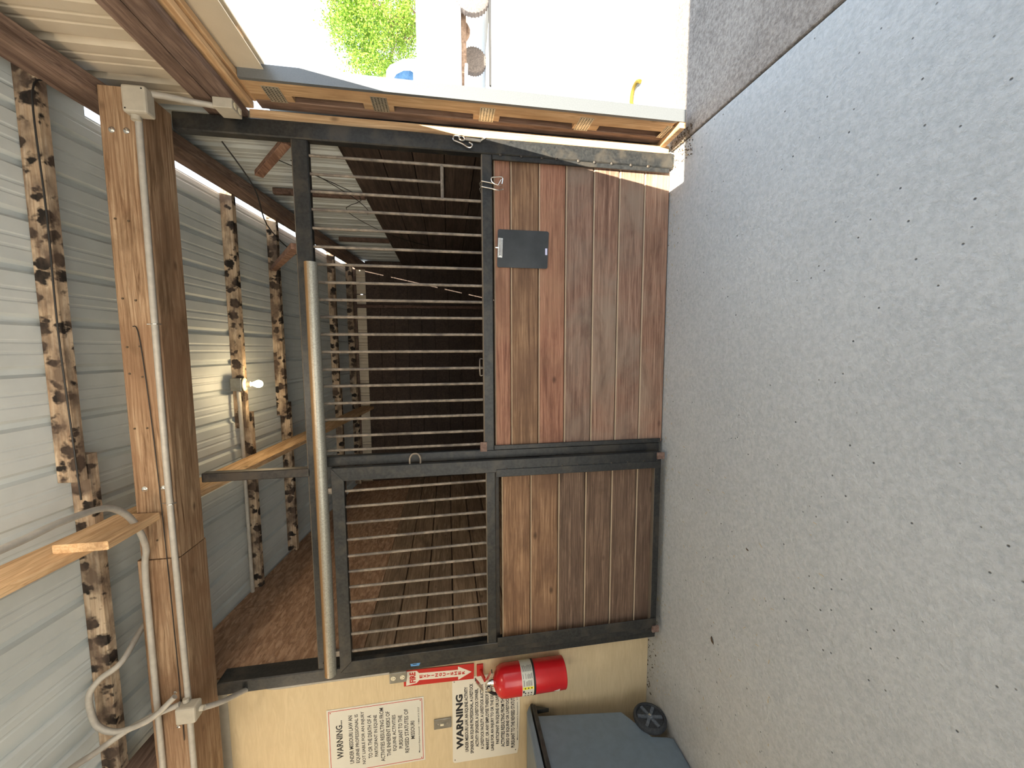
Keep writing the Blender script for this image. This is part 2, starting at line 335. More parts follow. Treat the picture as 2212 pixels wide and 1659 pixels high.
# ---------------- setting: ground, floor, walls, ceiling ----------------
def st(o): o['kind'] = 'structure'; return o
st(box('ground', (-40, 60), (-40, 70), (-.4, -.125), 'gravel', None, 0))
st(box('floor', (-3.68, 1.268), (-5.76, 3.9), (-.12, 0), 'floor', None, .006))
o = MB()
o.box((1.281, 2.75), (-5.6, -.02), (-.12, 0)); o.box((2.76, 4.9), (-5.6, -.02), (-.12, 0)); o.box((4.91, 9.5), (-5.6, -.02), (-.12, 0))
st(o.build('concrete_apron', 'apron', None, bevel=.008))
o = MB().box((1.281, 3.3), (-.01, 60), (-.12, 0)).box((3.315, 40), (-.01, 60), (-.12, 0)).build('concrete_drive', 'gravel', None, bevel=.008); st(o)

ceil = thing('ceiling', (0, 0, 3.2), None, None); st(ceil)
for i in range(-1, 5):
    x0 = -3.30 + i * .9144 - .058 + .035; pr = ribs(.9144)
    pr = [(u, h) for u, h in pr if x0 + u < 1.195]
    ya, yb = -5.9, 3.85
    sheet('metal_panel', pr, lambda u, h, x0=x0: (x0 + u, ya, roofz(ya) + h), lambda u, h, x0=x0: (x0 + u, yb, roofz(yb) + h), (0, 0, 1), 'tin', ceil)

sheet('metal_panel', [(1.15, 0), (1.30, 0), (1.32, .02), (1.34, .02), (1.36, 0), (1.44, 0)], lambda u, h: (u, -5.9, roofz(-5.9) + h + .001), lambda u, h: (u, -.06, roofz(-.06) + h + .001), (0, 0, 1), 'tin', ceil)
# right wall above and behind: ribbed sheets upright, planks on the stall side
wr = thing('wall_right', (1.33, 1.8, 0), None, None); st(wr)
for i in range(5):
    y0 = .0 + i * .9144 * .84; pr = ribs(.768, .192)
    z1 = (lambda y: roofz(y) + .172) if i >= 2 else (lambda y: roofz(y) - .115)
    sheet('metal_panel', pr, lambda u, h, y0=y0: (1.315 + h, y0 + u, 0), lambda u, h, y0=y0, z1=z1: (1.315 + h, y0 + u, z1(y0 + u)), (1, 0, 0), 'tin', wr)
for i in range(8):
    y0 = -5.49 + i * .686; pr = ribs(.6858, .2286)
    sheet('metal_panel', pr, lambda u, h, y0=y0: (1.31 + h, y0 + u, 2.60), lambda u, h, y0=y0: (1.31 + h, y0 + u, roofz(y0 + u) + .10), (1, 0, 0), 'tinwarm', wr)
zt = 2.115
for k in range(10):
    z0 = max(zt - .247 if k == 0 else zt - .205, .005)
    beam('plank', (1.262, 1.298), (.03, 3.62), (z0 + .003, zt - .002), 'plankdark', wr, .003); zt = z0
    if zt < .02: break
for y in (1.05, 2.4): beam('stud', (1.262, 1.308), (y, y + .04), (2.12, roofz(y) - .3), 'rafterdark', wr)

wl_ = thing('wall_left', (-2.03, 1.8, 0), None, None); st(wl_)
zt = 2.055
for k in range(12):
    z0 = max(zt - .2, .005); beam('plank', (-2.045, -2.0 - random.random() * .004), (.02, 3.6), (z0 + .005, zt - .002), 'plank', wl_, .006); zt = z0
    if zt < .02: break
for y0, y1 in ((.02, .70), (.705, 1.92), (1.925, 3.6)):
    mb = MB().add([(-2.012, y0, 2.058), (-2.012, y1, 2.058), (-2.012, y1, roofz(y1) - .02), (-2.012, y0, roofz(y0) - .02), (-2.024, y0, 2.058), (-2.024, y1, 2.058), (-2.024, y1, roofz(y1) - .02), (-2.024, y0, roofz(y0) - .02)],
                  [(0, 1, 2, 3), (7, 6, 5, 4), (0, 4, 5, 1), (1, 5, 6, 2), (2, 6, 7, 3), (3, 7, 4, 0)])
    mb.build('strand_board_panel', 'osb', wl_)
wb = thing('wall_back', (-.4, 3.68, 0), None, None); st(wb)
beam('top_plate', (-2.0, 1.26), (3.60, 3.64), (2.775, 2.835), 'rafterred', wb)
sheet('metal_panel', [(-2.04 + u, h) for u, h in ribs(2.8575, .1905)], lambda u, h: (u, 3.66 + h, 2.62), lambda u, h: (u, 3.66 + h, 2.84), (0, 1, 0), 'tinwarm', wb)
sheet('metal_panel', [(.829 + u, h) for u, h in ribs(.4572)], lambda u, h: (u, 3.66 + h, 2.62), lambda u, h: (u, 3.66 + h, 2.84), (0, 1, 0), 'tinwarm', wb)
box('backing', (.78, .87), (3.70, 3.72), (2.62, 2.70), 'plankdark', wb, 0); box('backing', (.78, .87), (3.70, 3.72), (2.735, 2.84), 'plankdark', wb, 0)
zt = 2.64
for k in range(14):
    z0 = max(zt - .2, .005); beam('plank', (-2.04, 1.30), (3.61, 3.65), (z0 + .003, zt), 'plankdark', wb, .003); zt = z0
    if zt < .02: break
for x in (-.55, .62): beam('stud', (x, x + .045), (3.56, 3.605), (.0, 2.77), 'rafterdark', wb)
MB().add([(x, y, roofz(y) + d) for y in (-.06, 3.7) for x, d in ((1.263, -.125), (1.336, -.125), (1.336, -.082), (1.263, -.082))], [(0, 1, 2, 3), (7, 6, 5, 4)] + [(i, i + 4, (i + 1) % 4 + 4, (i + 1) % 4) for i in range(4)]).build('sun_stop_plate', 'rafterdark', wr)  # hidden plate added to stop sun streaks through the roof edge gap
# cream plywood wall that carries the signs, with a grey strip for the shade over its top
wf = thing('wall_front', (-2.7, .1, 0), None, None); st(wf)
box('plywood_panel', (-3.30, -2.075), (.08, .105), (.0, 2.885), 'ply', wf, .002)
box('plywood_panel', (-3.60, -3.304), (.08, .105), (.0, 2.885), 'ply', wf, .002)
box('top_shade_strip', (-3.6, -2.075), (.085, .115), (2.887, 2.95), 'pvc', wf, .002)  # grey strip stands for the shade along the wall's top
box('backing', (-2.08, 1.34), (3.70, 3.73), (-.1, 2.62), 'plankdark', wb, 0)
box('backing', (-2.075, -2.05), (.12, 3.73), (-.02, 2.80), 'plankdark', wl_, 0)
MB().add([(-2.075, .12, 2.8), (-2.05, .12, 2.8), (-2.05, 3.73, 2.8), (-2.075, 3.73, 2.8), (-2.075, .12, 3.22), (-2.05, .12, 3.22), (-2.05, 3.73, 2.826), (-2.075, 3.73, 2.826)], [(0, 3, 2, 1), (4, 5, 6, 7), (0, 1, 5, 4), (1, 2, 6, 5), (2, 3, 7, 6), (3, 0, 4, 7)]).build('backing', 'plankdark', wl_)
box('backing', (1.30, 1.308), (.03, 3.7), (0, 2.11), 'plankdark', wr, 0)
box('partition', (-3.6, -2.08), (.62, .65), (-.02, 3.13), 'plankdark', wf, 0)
o = st(box('wall_far_left', (-3.66, -3.6), (-5.76, .65), (0, 3.35), 'ply', None, .002))
o = st(MB().box((.9, 16), (-6.2, -5.77), (-.1, 4.0)).box((-6, -2.9), (-6.2, -5.77), (-.1, 4.0)).box((-2.9, .9), (-6.2, -5.77), (2.2, 4.0)).build('wall_rear_unseen', 'barnwall', None))  # unseen wall; its doorway gap is added to let fill light in

# ---------------- roof timbers ----------------
hd = thing('header_beam', (-.8, -.165, 2.86), 'long orange-brown timber header running above the stall front and signs', 'beam')
beam('timber', (-1.073, 1.225), (-.27, -.06), (2.86, 3.04), 'header', hd, .006)
beam('timber', (-3.598, -1.077), (-.275, -.05), (2.858, 3.055), 'header', hd, .006)
for x, z in ((-.70, 2.905), (-.70, 2.99), (1.03, 2.93), (1.03, 2.99), (-1.82, 2.93), (-2.02, 2.93)):
    MB().lathe((x, -.27, z), (0, -1, 0), [(0, .014), (.003, .014), (.0035, .008), (.010, .008), (.011, .006)], 12).build('bolt', 'chrome', hd, True)
for x, z in [(x + random.uniform(-.01, .01), z) for x in (.62, .25, .02, -.12, -.38, -.98, -1.22, -1.48, -1.75) for z in (2.885, 2.955, 3.01)]:
    MB().lathe((x, -.272, z), (0, -1, 0), [(0, .005), (.002, .005)], 8).build('nail', 'leafdry', hd)

def rafter(x0, x1, h, m, label, y0=-5.1, y1=3.66, lab_top=-.075):
    def p(y, z): return z
    vs = []
    for y in (y0, y1):
        t = roofz(y) + lab_top; vs += [(x0, y, t - h), (x1, y, t - h), (x1, y, t), (x0, y, t)]
    o = MB().add(vs, [(0, 1, 2, 3), (7, 6, 5, 4)] + [(i, i + 4, (i + 1) % 4 + 4, (i + 1) % 4) for i in range(4)]).build('rafter', m, None, bevel=.004)
    return tag(o, label, 'rafter', 'rafters under the metal roof')
rafter(1.185, 1.262, .155, 'rafterred', 'dark reddish-brown rafter under the roof along the open right side')
rafter(-.893, -.853, .19, 'pale', 'pale tan rafter crossing the middle of the roof, above the stall divider')
rafter(-2.25, -2.20, .15, 'rafterred', 'brown rafter high at the far left, above the cream wall', lab_top=-.075)
o = beam('cleat_block', (-.853, -.815), (-.60, -.30), (2.915, 3.12), 'pale', None, .004); tag(o, 'short pale wooden block nailed to the side of the middle rafter', 'wood block')

pn = ['closest to the viewer, in front of the header', 'just behind the header, the one with the light bulb', 'second behind the header, over the stall', 'fourth from the front, deep in the stall', 'fifth and deepest, near the back wall']
for k, (ya, yo) in enumerate(((-.36, .055), (.90, .06), (1.50, .055), (2.80, .05), (3.42, .05))):
    for side, (xa, xb, dy) in enumerate(((-.62, 1.30, 0), (-3.59, -.50, yo))):
        y0, y1 = ya + dy, ya + dy + .042; h = .085
        if side == 1 and k > 0: xa = -2.0
        vs = []
        for x in (xa, xb):
            for y, z in ((y0, -h), (y1, -h), (y1, -.002), (y0, -.002)): vs.append((x, y, roofz(y) + z))
        o = MB().add(vs, [(0, 1, 2, 3), (7, 6, 5, 4)] + [(i, i + 4, (i + 1) % 4 + 4, (i + 1) % 4) for i in range(4)]).build('purlin', 'purlin', None)
        tag(o, 'black-spotted pale purlin, %s, %s-hand piece' % (pn[k], ('right', 'left')[side]), 'purlin', 'mould-spotted purlins under the metal roof')

dh = thing('door_opening_header', (1.31, -1.3, 2.5), 'reddish-brown doubled board header over the open right doorway', 'beam')
beam('board', (1.262, 1.300), (-5.2, -.03), (2.61, 2.70), 'rafterred', dh); beam('board', (1.262, 1.302), (-5.2, -.03), (2.505, 2.606), 'rafterred', dh)
beam('board', (1.304, 1.340), (-5.2, -.045), (2.47, 2.60), 'pale', dh); beam('board', (1.342, 1.375), (-5.2, -.045), (2.455, 2.60), 'pale', dh)
hk = thing('door_track_hood', (1.42, -1.3, 2.34), 'cream metal hood covering the sliding door track outside the doorway', 'track hood')
MB().box((1.377, 1.382), (-5.2, -.10), (2.33, 2.60)).box((1.382, 1.420), (-5.2, -.10), (2.40, 2.406)).build('flashing', 'tinwarm', hk)
MB().box((1.420, 1.4315), (-5.2, -.22), (2.335, 2.47)).build('face_strip', 'tinwarm', hk, bevel=.003)
box('spacer_block', (1.383, 1.419), (-.46, -.40), (2.345, 2.40), 'pale', hk)
box('wood_backing', (1.383, 1.418), (-5.2, -.10), (2.41, 2.56), 'rafterred', hk)

# ---------------- stall front ----------------
sf = thing('stall_front', (.2, -.03, 0), 'fixed black steel stall front with vertical bars above brown boards', 'stall panel')
beam('post', (1.160, 1.250), (-.060, .0), (.0, 2.86), 'steel', sf, .006)
beam('post', (-.700, -.640), (-.045, .01), (.035, 2.205), 'steel', sf, .005)
beam('post', (-2.065, -1.985), (-.060, .06), (.03, 2.86), 'steel', sf, .006)
beam('post', (-.752, -.700), (-.050, .0), (2.285, 2.858), 'steelin', sf, .004)
beam('top_rail', (-1.985, 1.160), (-.050, .0), (2.207, 2.295), 'steel', sf, .006)
beam('middle_rail', (-.640, 1.160), (-.050, .0), (1.176, 1.243), 'steel', sf, .006)
MB().cbox((1.130, 1.158), (-.058, -.045), (.03, 1.176), .002).build('board_channel', 'steel', sf)
MB().cbox((-.640, -.612), (-.052, -.040), (.03, 1.176), .002).build('board_channel', 'steel', sf)
joints = [1.168, 1.064, .885, .711, .527, .355, .181, .003]; mats = ['boardred', 'boardbright', 'boardred', 'board', 'board', 'board', 'board']
for i in range(7):
    beam('board', (-.638, 1.158), (-.028 - random.random() * .003, .008), (joints[i + 1] + .002, joints[i] - .002), mats[i], sf, .0065)
def rod(x0, z0, x1, z1, y, parent, r=.0085): return MB().tube([(x0, y, z0), (x1, y, z1)], r, 8).build('bar', 'bar', parent, True)
bx = [1.088, .99, .895, .797, .694, .591, .493, .391, .292, .193, .092, -.011, -.115, -.214, -.317, -.414, -.517]
for i, x in enumerate(bx): rod(x, 1.475 if i == 1 else 1.24, x, 2.21, -.028, sf)
MB().tube([(.893, -.028, 1.475), (1.09, -.028, 1.475)], .010, 8).build('feeder_rail', 'bar', sf, True)
rod(-.603, 1.24, -.603, 2.21, -.028, sf)
for i in range(9): MB().lathe((1.158, -.0605, .16 + i * .118 + random.random() * .03), (0, -1, 0), [(0, .010), (.003, .008), (.005, .002)], 7).build('weld', 'steelin', sf)
# slim latch loop and slide on top of the rail
MB().tube(curve_pts([(-.16, -.04, 1.243), (-.16, -.042, 1.262), (-.10, -.042, 1.264), (-.06, -.042, 1.262), (-.06, -.04, 1.243)], 4), .004, 6).build('latch_loop', 'bar', sf, True)
beam('latch_plate', (-.645, -.585), (-.062, -.052), (1.225, 1.268), 'rust', sf, .002)

dr = thing('sliding_stall_door', (-1.33, -.09, .04), 'sliding black steel stall door with bars above and brown boards below', 'stall door')
def mitre(name, poly): return MB().prism(poly, -.105, -.068).build(name, 'steel', dr, bevel=.003)
X0, X1, Z0, Z1, w = -1.985, -.692, .05, 2.15, .070
mitre('stile', [(X1, Z0), (X1, Z1), (X1 - w - .01, Z1 - w), (X1 - w - .01, Z0 + .045)]); mitre('stile', [(X0, Z0), (X0, Z1), (X0 + w, Z1 - w), (X0 + w, Z0 + .045)])
mitre('top_rail', [(X0, Z1), (X1, Z1), (X1 - w - .01, Z1 - w), (X0 + w, Z1 - w)]); mitre('bottom_rail', [(X0, Z0), (X1, Z0), (X1 - w - .01, Z0 + .045), (X0 + w, Z0 + .045)])
beam('middle_rail', (X0 + w, X1 - w - .01), (-.100, -.068), (1.178, 1.238), 'steel', dr)
for a, b in ((-.800, -.752), (-1.945, -1.878)): MB().cbox((a, b), (-.112, -.1055), (.06, 1.172), .002).build('board_channel', 'steel', dr)
beam('channel_lip', (-1.915, -.772), (-.066, -.055), (1.150, 1.176), 'steelin', dr)
dj = [1.135, .945, .757, .570, .386, .204, .068]; dm = ['boardbright', 'boardbright', 'boarddark', 'boarddark', 'boarddark', 'boarddark']
for i in range(6): beam('board', (-1.93, -.765), (-.066 - random.random() * .003, -.042), (dj[i + 1] + .002, dj[i] - .002), dm[i], dr, .0065)
for i in range(11):
    a, b = [(-.840, -.826), (-.938, -.927), (-1.039, -1.031), (-1.143, -1.131), (-1.246, -1.236), (-1.345, -1.341), (-1.444, -1.446), (-1.542, -1.548), (-1.646, -1.651), (-1.750, -1.751), (-1.862, -1.861)][i]
    rod(a, Z1 - w, b, 1.236, -.083, dr)
for i in range(9):
    for x in (-.752, -1.945): MB().lathe((x, -.106, .15 + i * .118 + random.random() * .03), (0, -1, 0), [(0, .008), (.003, .007), (.005, .002)], 7).build('weld', 'steelin', dr)
for x in (-.715, -1.955): MB().box((x - .022, x + .022), (-.122, -.106), (.035, .085)).build('corner_guide', 'rust', dr, bevel=.002)
for x in (-.83, -1.86):
    MB().box((x - .017, x + .017), (-.10, -.075), (2.135, 2.176)).build('hanger', 'bar', dr, bevel=.002)
MB().tube(curve_pts([(-.693, -.087, 1.700), (-.660, -.087, 1.700), (-.636, -.087, 1.686), (-.630, -.087, 1.668), (-.636, -.087, 1.650), (-.660, -.087, 1.637), (-.693, -.087, 1.637)], 4), .0055, 8).build('pull_loop', 'bar', dr, True)

tk = thing('door_track', (-.74, -.12, 2.18), 'round galvanised steel track above the sliding stall door', 'door track')
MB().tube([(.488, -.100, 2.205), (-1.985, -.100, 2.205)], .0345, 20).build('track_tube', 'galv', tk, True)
for x in (.44, -.35, -1.15, -1.93): box('bracket', (x - .02, x + .02), (-.098, -.05), (2.215, 2.250), 'steelin', tk)

# knee braces
for a, b, lab in (((1.175, .02, 2.34), (1.15, .42, 2.66), 'short reddish wooden brace rising behind the top right corner of the stall bars'),
                  ((.60, .02, 2.32), (.74, 1.46, 3.02), 'slim wooden brace slanting up from the top rail to a purlin')):
    tag(MB().bar(a, b, .035, .05).build('knee_brace', 'brace', None, bevel=.003), lab, 'brace', 'wooden braces above the stall front')

# ---------------- open barn door at the right ----------------
bd = thing('barn_door', (1.37, .9, .05), 'open sliding barn door seen edge-on, wooden truss frame with grey metal edge trim', 'barn door')
beam('stile_board', (1.336, 1.374), (-.235, -.125), (.10, 2.45), 'lightz', bd); beam('stile_board', (1.336, 1.374), (-.072, .01), (.05, 2.45), 'brownz', bd)
for a, b in ((0.055, .10), (.535, .69), (1.14, 1.29), (1.73, 1.89), (2.25, 2.45)): beam('web_block', (1.3365, 1.373), (-.124, -.073), (a, b), 'lightz', bd, .002)
plate = None
for z in (.09, .635, 1.215, 1.80, 2.33):
    p = MB().box((1.3345, 1.3362), (-.195, -.065), (z - .042, z + .042)).build('nail_plate', 'plate', bd)
    mb = MB()
    for i in range(5):
        for j in range(9): y = -.188 + j * .0135; zz = z - .034 + i * .0165; mb.box((1.3339, 1.3346), (y, y + .006), (zz, zz + .005))
    mb.build('plate_slots', 'tooth', p)
MB().box((1.332, 1.402), (-.252, -.249), (.05, 2.45)).box((1.332, 1.335), (-.249, -.232), (.10, 2.45)).box((1.399, 1.402), (-.249, -.21), (.05, 2.45)).build('edge_trim', 'trim', bd)
beam('bottom_board', (1.30, 1.396), (-.246, 1.9), (.045, .085), 'lightz', bd)
MB().box((1.385, 1.390), (-.235, 2.4), (.05, 2.45)).build('door_skin', 'tindark', bd)
beam('stile_board', (1.336, 1.374), (2.3, 2.4), (.05, 2.45), 'brownz', bd)
o = beam('jamb_board', (1.262, 1.312), (-.028, .02), (.02, 2.50), 'lightz', None, .004); tag(o, 'narrow pale upright board between the black post and the open barn door', 'jamb board')

# ---------------- things on the stall front ----------------
cb = thing('clipboard', (.62, -.034, .826), 'black clipboard hanging on the stall boards', 'clipboard')
pts = []
for cx_, cz_, a0 in ((.722, .834, -90), (.722, 1.132, 0), (.518, 1.138, 90), (.518, .842, 180)):
    for k in range(5):
        a = math.radians(a0 + k * 22.5); pts.append((cx_ + .012 * math.cos(a), cz_ + .012 * math.sin(a)))
MB().prism(pts, -.0375, -.0345).build('board', 'clipboard', cb)
mb = MB().prism([(.682, 1.142), (.565, 1.147), (.563, 1.118), (.680, 1.113)], -.041, -.0378); mb.tube([(.572, -.046, 1.132), (.675, -.046, 1.129)], .0045, 8)
mb.tube([(.572, -.043, 1.119), (.672, -.043, 1.116)], .003, 8); mb.tube([(.623, -.040, 1.14), (.623, -.040, 1.160)], .005, 8)
mb.build('clip', 'chrome', cb, True)
MB().box((.590, .630), (-.0384, -.0378), (.832, .845)).build('sticker', 'label', cb, label='small pale lilac sticker')

wk = thing('wire_hook', (.985, -.06, 1.12), 'bent wire hook hanging over the black middle rail', 'wire hook')
mb = MB()
mb.tube([(.977, .01, 1.235), (1.000, -.03, 1.252), (1.000, -.062, 1.243), (.990, -.066, 1.18), (.975, -.068, 1.122), (.967, -.10, 1.15), (1.0, -.102, 1.13)], .003, 6)
mb.tube([(.945, .01, 1.235), (.968, -.03, 1.252), (.968, -.062, 1.243), (.958, -.066, 1.18), (.950, -.068, 1.14), (.946, -.10, 1.12)], .003, 6)
mb.tube(curve_pts([(.975, -.10, 1.125), (1.012, -.10, 1.122), (1.016, -.09, 1.16), (1.014, -.08, 1.185), (.995, -.075, 1.183), (.984, -.07, 1.165)], 4), .0035, 6)
mb.build('hook_wire', 'chrome', wk, True)

sh = thing('snap_hook', (1.205, -.075, 1.30), 'grey spring snap hook hanging from a strap tie on the right black post', 'snap hook')
MB().bar((1.226, -.072, 1.335), (1.222, -.072, 1.245), .016, .012, (0, 1, 0)).build('strap_sleeve', 'conduit', sh, bevel=.003)
MB().bar((1.221, -.072, 1.25), (1.262, -.06, 1.20), .008, .004, (0, 1, 0)).build('tie', 'white', sh)
MB().tube(curve_pts([(1.222, -.070, 1.338), (1.215, -.074, 1.355), (1.224, -.074, 1.372), (1.238, -.074, 1.365), (1.238, -.074, 1.350), (1.224, -.070, 1.338)], 4), .0045, 8).build('swivel_ring', 'chrome', sh, True)
MB().tube(curve_pts([(1.236, -.076, 1.372), (1.236, -.076, 1.400), (1.213, -.076, 1.405), (1.204, -.076, 1.382), (1.193, -.076, 1.350), (1.178, -.076, 1.322), (1.180, -.076, 1.304), (1.196, -.076, 1.296), (1.206, -.076, 1.316)], 4), .0045, 8).build('hook', 'chrome', sh, True)

tg = thing('tape_flag', (-2.0, -.065, 1.67), 'small blue tape flag marked 13 stuck to the left black post', 'tape flag')
ft = MB().add([(-1.985, -.0615, 1.735), (-1.992, -.0635, 1.740), (-2.035, -.0640, 1.732), (-2.037, -.0640, 1.680), (-2.010, -.0635, 1.668), (-1.990, -.0620, 1.676),
               (-1.985, -.0605, 1.735), (-1.992, -.0625, 1.740), (-2.035, -.0630, 1.732), (-2.037, -.0630, 1.680), (-2.010, -.0625, 1.668), (-1.990, -.0610, 1.676)],
              [(0, 1, 2, 3, 4, 5), (11, 10, 9, 8, 7, 6)] + [(i, i + 6, (i + 1) % 6 + 6, (i + 1) % 6) for i in range(6)]).build('tape', 'blue', tg)
mb = MB(); text_mesh(mb, '13', -2.026, -2.000, 1.695, 1.720, -.0648, .01); mb.build('lettering', 'black', tg)

# ---------------- signs ----------------
WY = .08
def sign(name, loc, label): return thing(name, loc, label, 'sign')
s1 = sign('warning_sign', (-2.63, WY, 1.67), 'upper cream warning sign with thin red border, headed WARNING...')
box('panel', (-2.872, -2.390), (.0765, .0795), (1.668, 2.302), 'signwhite', s1, .001)
mb = MB(); t = .0035; a0, a1, c0, c1 = -2.860, -2.402, 1.680, 2.290
for x, z in (((a0, a1), (c0, c0 + t)), ((a0, a1), (c1 - t, c1)), ((a0, a0 + t), (c0, c1)), ((a1 - t, a1), (c0, c1))): mb.box(x, (.0759, .0764), z)
mb.build('border', 'redflat', s1)
mb = MB(); lines = ['UNDER MISSOURI LAW AN', 'EQUINE PROFESSIONAL IS', 'NOT LIABLE FOR AN INJURY', 'TO OR THE DEATH OF A', 'PARTICIPANT IN EQUINE', 'ACTIVITIES RESULTING FROM', 'THE INHERENT RISKS OF', 'EQUINE ACTIVITIES', 'PURSUANT TO THE', 'REVISED STATUTES OF', 'MISSOURI']
text_mesh(mb, 'WARNING...', -2.755, -2.475, 2.205, 2.247, .0758, .022)
wid = [.355, .36, .39, .32, .31, .40, .335, .27, .25, .33, .135]
for i, (l, wd) in enumerate(zip(lines, wid)):
    z = 2.140 - i * .0405; text_mesh(mb, l, -2.628 - wd / 2, -2.628 + wd / 2, z, z + .027, .0758, .014)
text_mesh(mb, 'Missouri Equine Council   1-800-313-3327', -2.808, -2.462, 1.698, 1.711, .0758, .006)
mb.build('lettering', 'black', s1)
for x in (a0 + .012, a1 - .012):
    for z in (c0 + .012, c1 - .012): MB().lathe((x, .0762, z), (0, -1, 0), [(0, .004), (.0015, .003)], 8).build('screw', 'redflat', s1)
s2 = sign('warning_sign', (-2.61, WY, .99), 'lower wide white warning sign partly covered by the extinguisher')
MB().prism([(-2.925, 1.478), (-2.300, 1.472), (-2.292, 1.465), (-2.292, 1.000), (-2.300, .992), (-2.60, .992), (-2.90, 1.002), (-2.945, 1.012), (-2.938, 1.466)], .0765, .0795).build('panel', 'white', s2)
mb = MB(); text_mesh(mb, 'WARNING', -2.835, -2.415, 1.400, 1.450, .0758, .045)
lines = ['UNDER MISSOURI LAW, AN EQUINE ACTIVITY', 'SPONSOR, AN EQUINE PROFESSIONAL, A LIVESTOCK', 'ACTIVITY SPONSOR, A LIVESTOCK OWNER,', 'A LIVESTOCK FACILITY, A LIVESTOCK AUCTION', 'MARKET, OR ANY EMPLOYEE THEREOF IS NOT', 'LIABLE FOR AN INJURY TO OR THE DEATH OF A', 'PARTICIPANT IN EQUINE OR LIVESTOCK', 'ACTIVITIES RESULTING FROM THE INHERENT', 'RISKS OF EQUINE OR LIVESTOCK ACTIVITIES', 'PURSUANT TO THE REVISED STATUTES OF MISSOURI']
wid = [.50, .54, .45, .50, .52, .55, .46, .52, .52, .56]
for i, (l, wd) in enumerate(zip(lines, wid)):
    z = 1.361 - i * .0368; text_mesh(mb, l, -2.615 - wd / 2, -2.615 + wd / 2, z, z + .028, .0758, .030)
text_mesh(mb, "Missouri Cattlemen's Association  573-499-9162", -2.84, -2.40, 1.006, 1.016, .0758, .008)
mb.build('lettering', 'black', s2)
for x, z in ((-2.315, 1.458), (-2.915, 1.462), (-2.315, 1.008), (-2.915, 1.025)): MB().lathe((x, .0762, z), (0, -1, 0), [(0, .004), (.0015, .003)], 8).build('screw', 'blacksoft', s2)
s1['group'] = s2['group'] = 'warning signs on the cream wall'
s3 = sign('extinguisher_sign', (-2.24, WY - .005, 1.32), 'narrow red sign with white down arrow reading FIRE EXTINGUISHER')
MB().prism([(-2.176, 1.797), (-2.290, 1.797), (-2.305, 1.322), (-2.191, 1.318)], .0695, .0725).build('panel', 'redflat', s3)
MB().prism([(-2.181, 1.780), (-2.284, 1.784), (-2.262, 1.765), (-2.262, 1.715), (-2.272, 1.700), (-2.272, 1.698), (-2.262, 1.698), (-2.264, 1.693), (-2.270, 1.440), (-2.290, 1.440), (-2.247, 1.333), (-2.200, 1.440), (-2.222, 1.440), (-2.214, 1.698), (-2.196, 1.715)], .0687, .0694)
mb = MB()
mb.add([(x, .0687, z) for x, z in ((-2.183, 1.778), (-2.286, 1.782), (-2.276, 1.712), (-2.186, 1.710))], [(0, 1, 2, 3)])
mb.add([(x, .0687, z) for x, z in ((-2.186, 1.710), (-2.276, 1.712), (-2.257, 1.694), (-2.205, 1.694))], [(0, 1, 2, 3)])
mb.add([(x, .0687, z) for x, z in ((-2.205, 1.694), (-2.257, 1.694), (-2.272, 1.430), (-2.220, 1.430))], [(0, 1, 2, 3)])
mb.add([(x, .0687, z) for x, z in ((-2.196, 1.430), (-2.296, 1.430), (-2.249, 1.336))], [(0, 1, 2)])
mb.build('arrow', 'white', s3)
mb = MB(); text_mesh(mb, 'FIRE', -2.270, -2.192, 1.718, 1.758, .0682, .045)
for i, ch in enumerate('EXTINGUISHER'):
    z = 1.672 - i * .0262; xc = -2.2315 - i * .0013; wd = .006 if ch == 'I' else .025; text_mesh(mb, ch, xc - wd / 2, xc + wd / 2, z, z + .020, .0682, .045)
mb.build('lettering', 'redflat', s3)

# ---------------- extinguisher ----------------
fe = thing('fire_extinguisher', (-2.262, -.025, .70), 'red fire extinguisher hanging on the cream wall below its sign', 'fire extinguisher')
C0 = Vector((-2.262, -.025, .695)); rr = .1005
MB().lathe(C0, (0, 0, 1), [(0, rr * .90), (.004, rr * .97), (.012, rr), (.020, rr * .985), (.024, rr), (.425, rr), (.450, rr * .96), (.472, rr * .82), (.488, rr * .55), (.496, rr * .30), (.500, rr * .28)], 40).build('cylinder', 'red', fe, True)
MB().lathe(C0, (0, 0, 1), [(.235, rr + .0006), (.315, rr + .0006)], 40).build('label_band', 'signwhite', fe, True)
MB().lathe(C0, (0, 0, 1), [(.222, rr + .002), (.236, rr + .002)], 40).build('strap', 'wire', fe, True)
def onband(mb, a0, a1, z0, z1, off=.0012, n=4):
    k = len(mb.v)
    for i in range(n + 1):
        a = math.radians(a0 + (a1 - a0) * i / n)
        for z in (z0, z1): mb.v.append((C0.x + (rr + off) * math.sin(a), C0.y - (rr + off) * math.cos(a), C0.z + z))
    for i in range(n): mb.f.append((k + 2 * i, k + 2 * i + 2, k + 2 * i + 3, k + 2 * i + 1))
mb = MB()
for i in range(11):
    for a0, a1 in ((14, 34), (37, 56), (60, 84)):
        if random.random() > .1: onband(mb, a0, a1 - random.random() * 6, .242 + i * .0062, .2445 + i * .0062)
for i in range(3):
    for j in range(3): a = -48 + j * 15; onband(mb, a, a + 7, .250 + i * .020, .259 + i * .020)
onband(mb, -12, -2, .300, .312)
mb.build('label_print', 'blacksoft', fe)['kind'] = 'stuff'
mb = MB(); onband(mb, 2, 11, .238, .312, .0014); mb.build('label_stripe', 'yellow', fe)
mb = MB()
for i, z in enumerate((.292, .270, .248)): onband(mb, 4, 9, z, z + .008, .0019)
mb.build('rating_marks', 'black', fe)
mb = MB(); k = 0
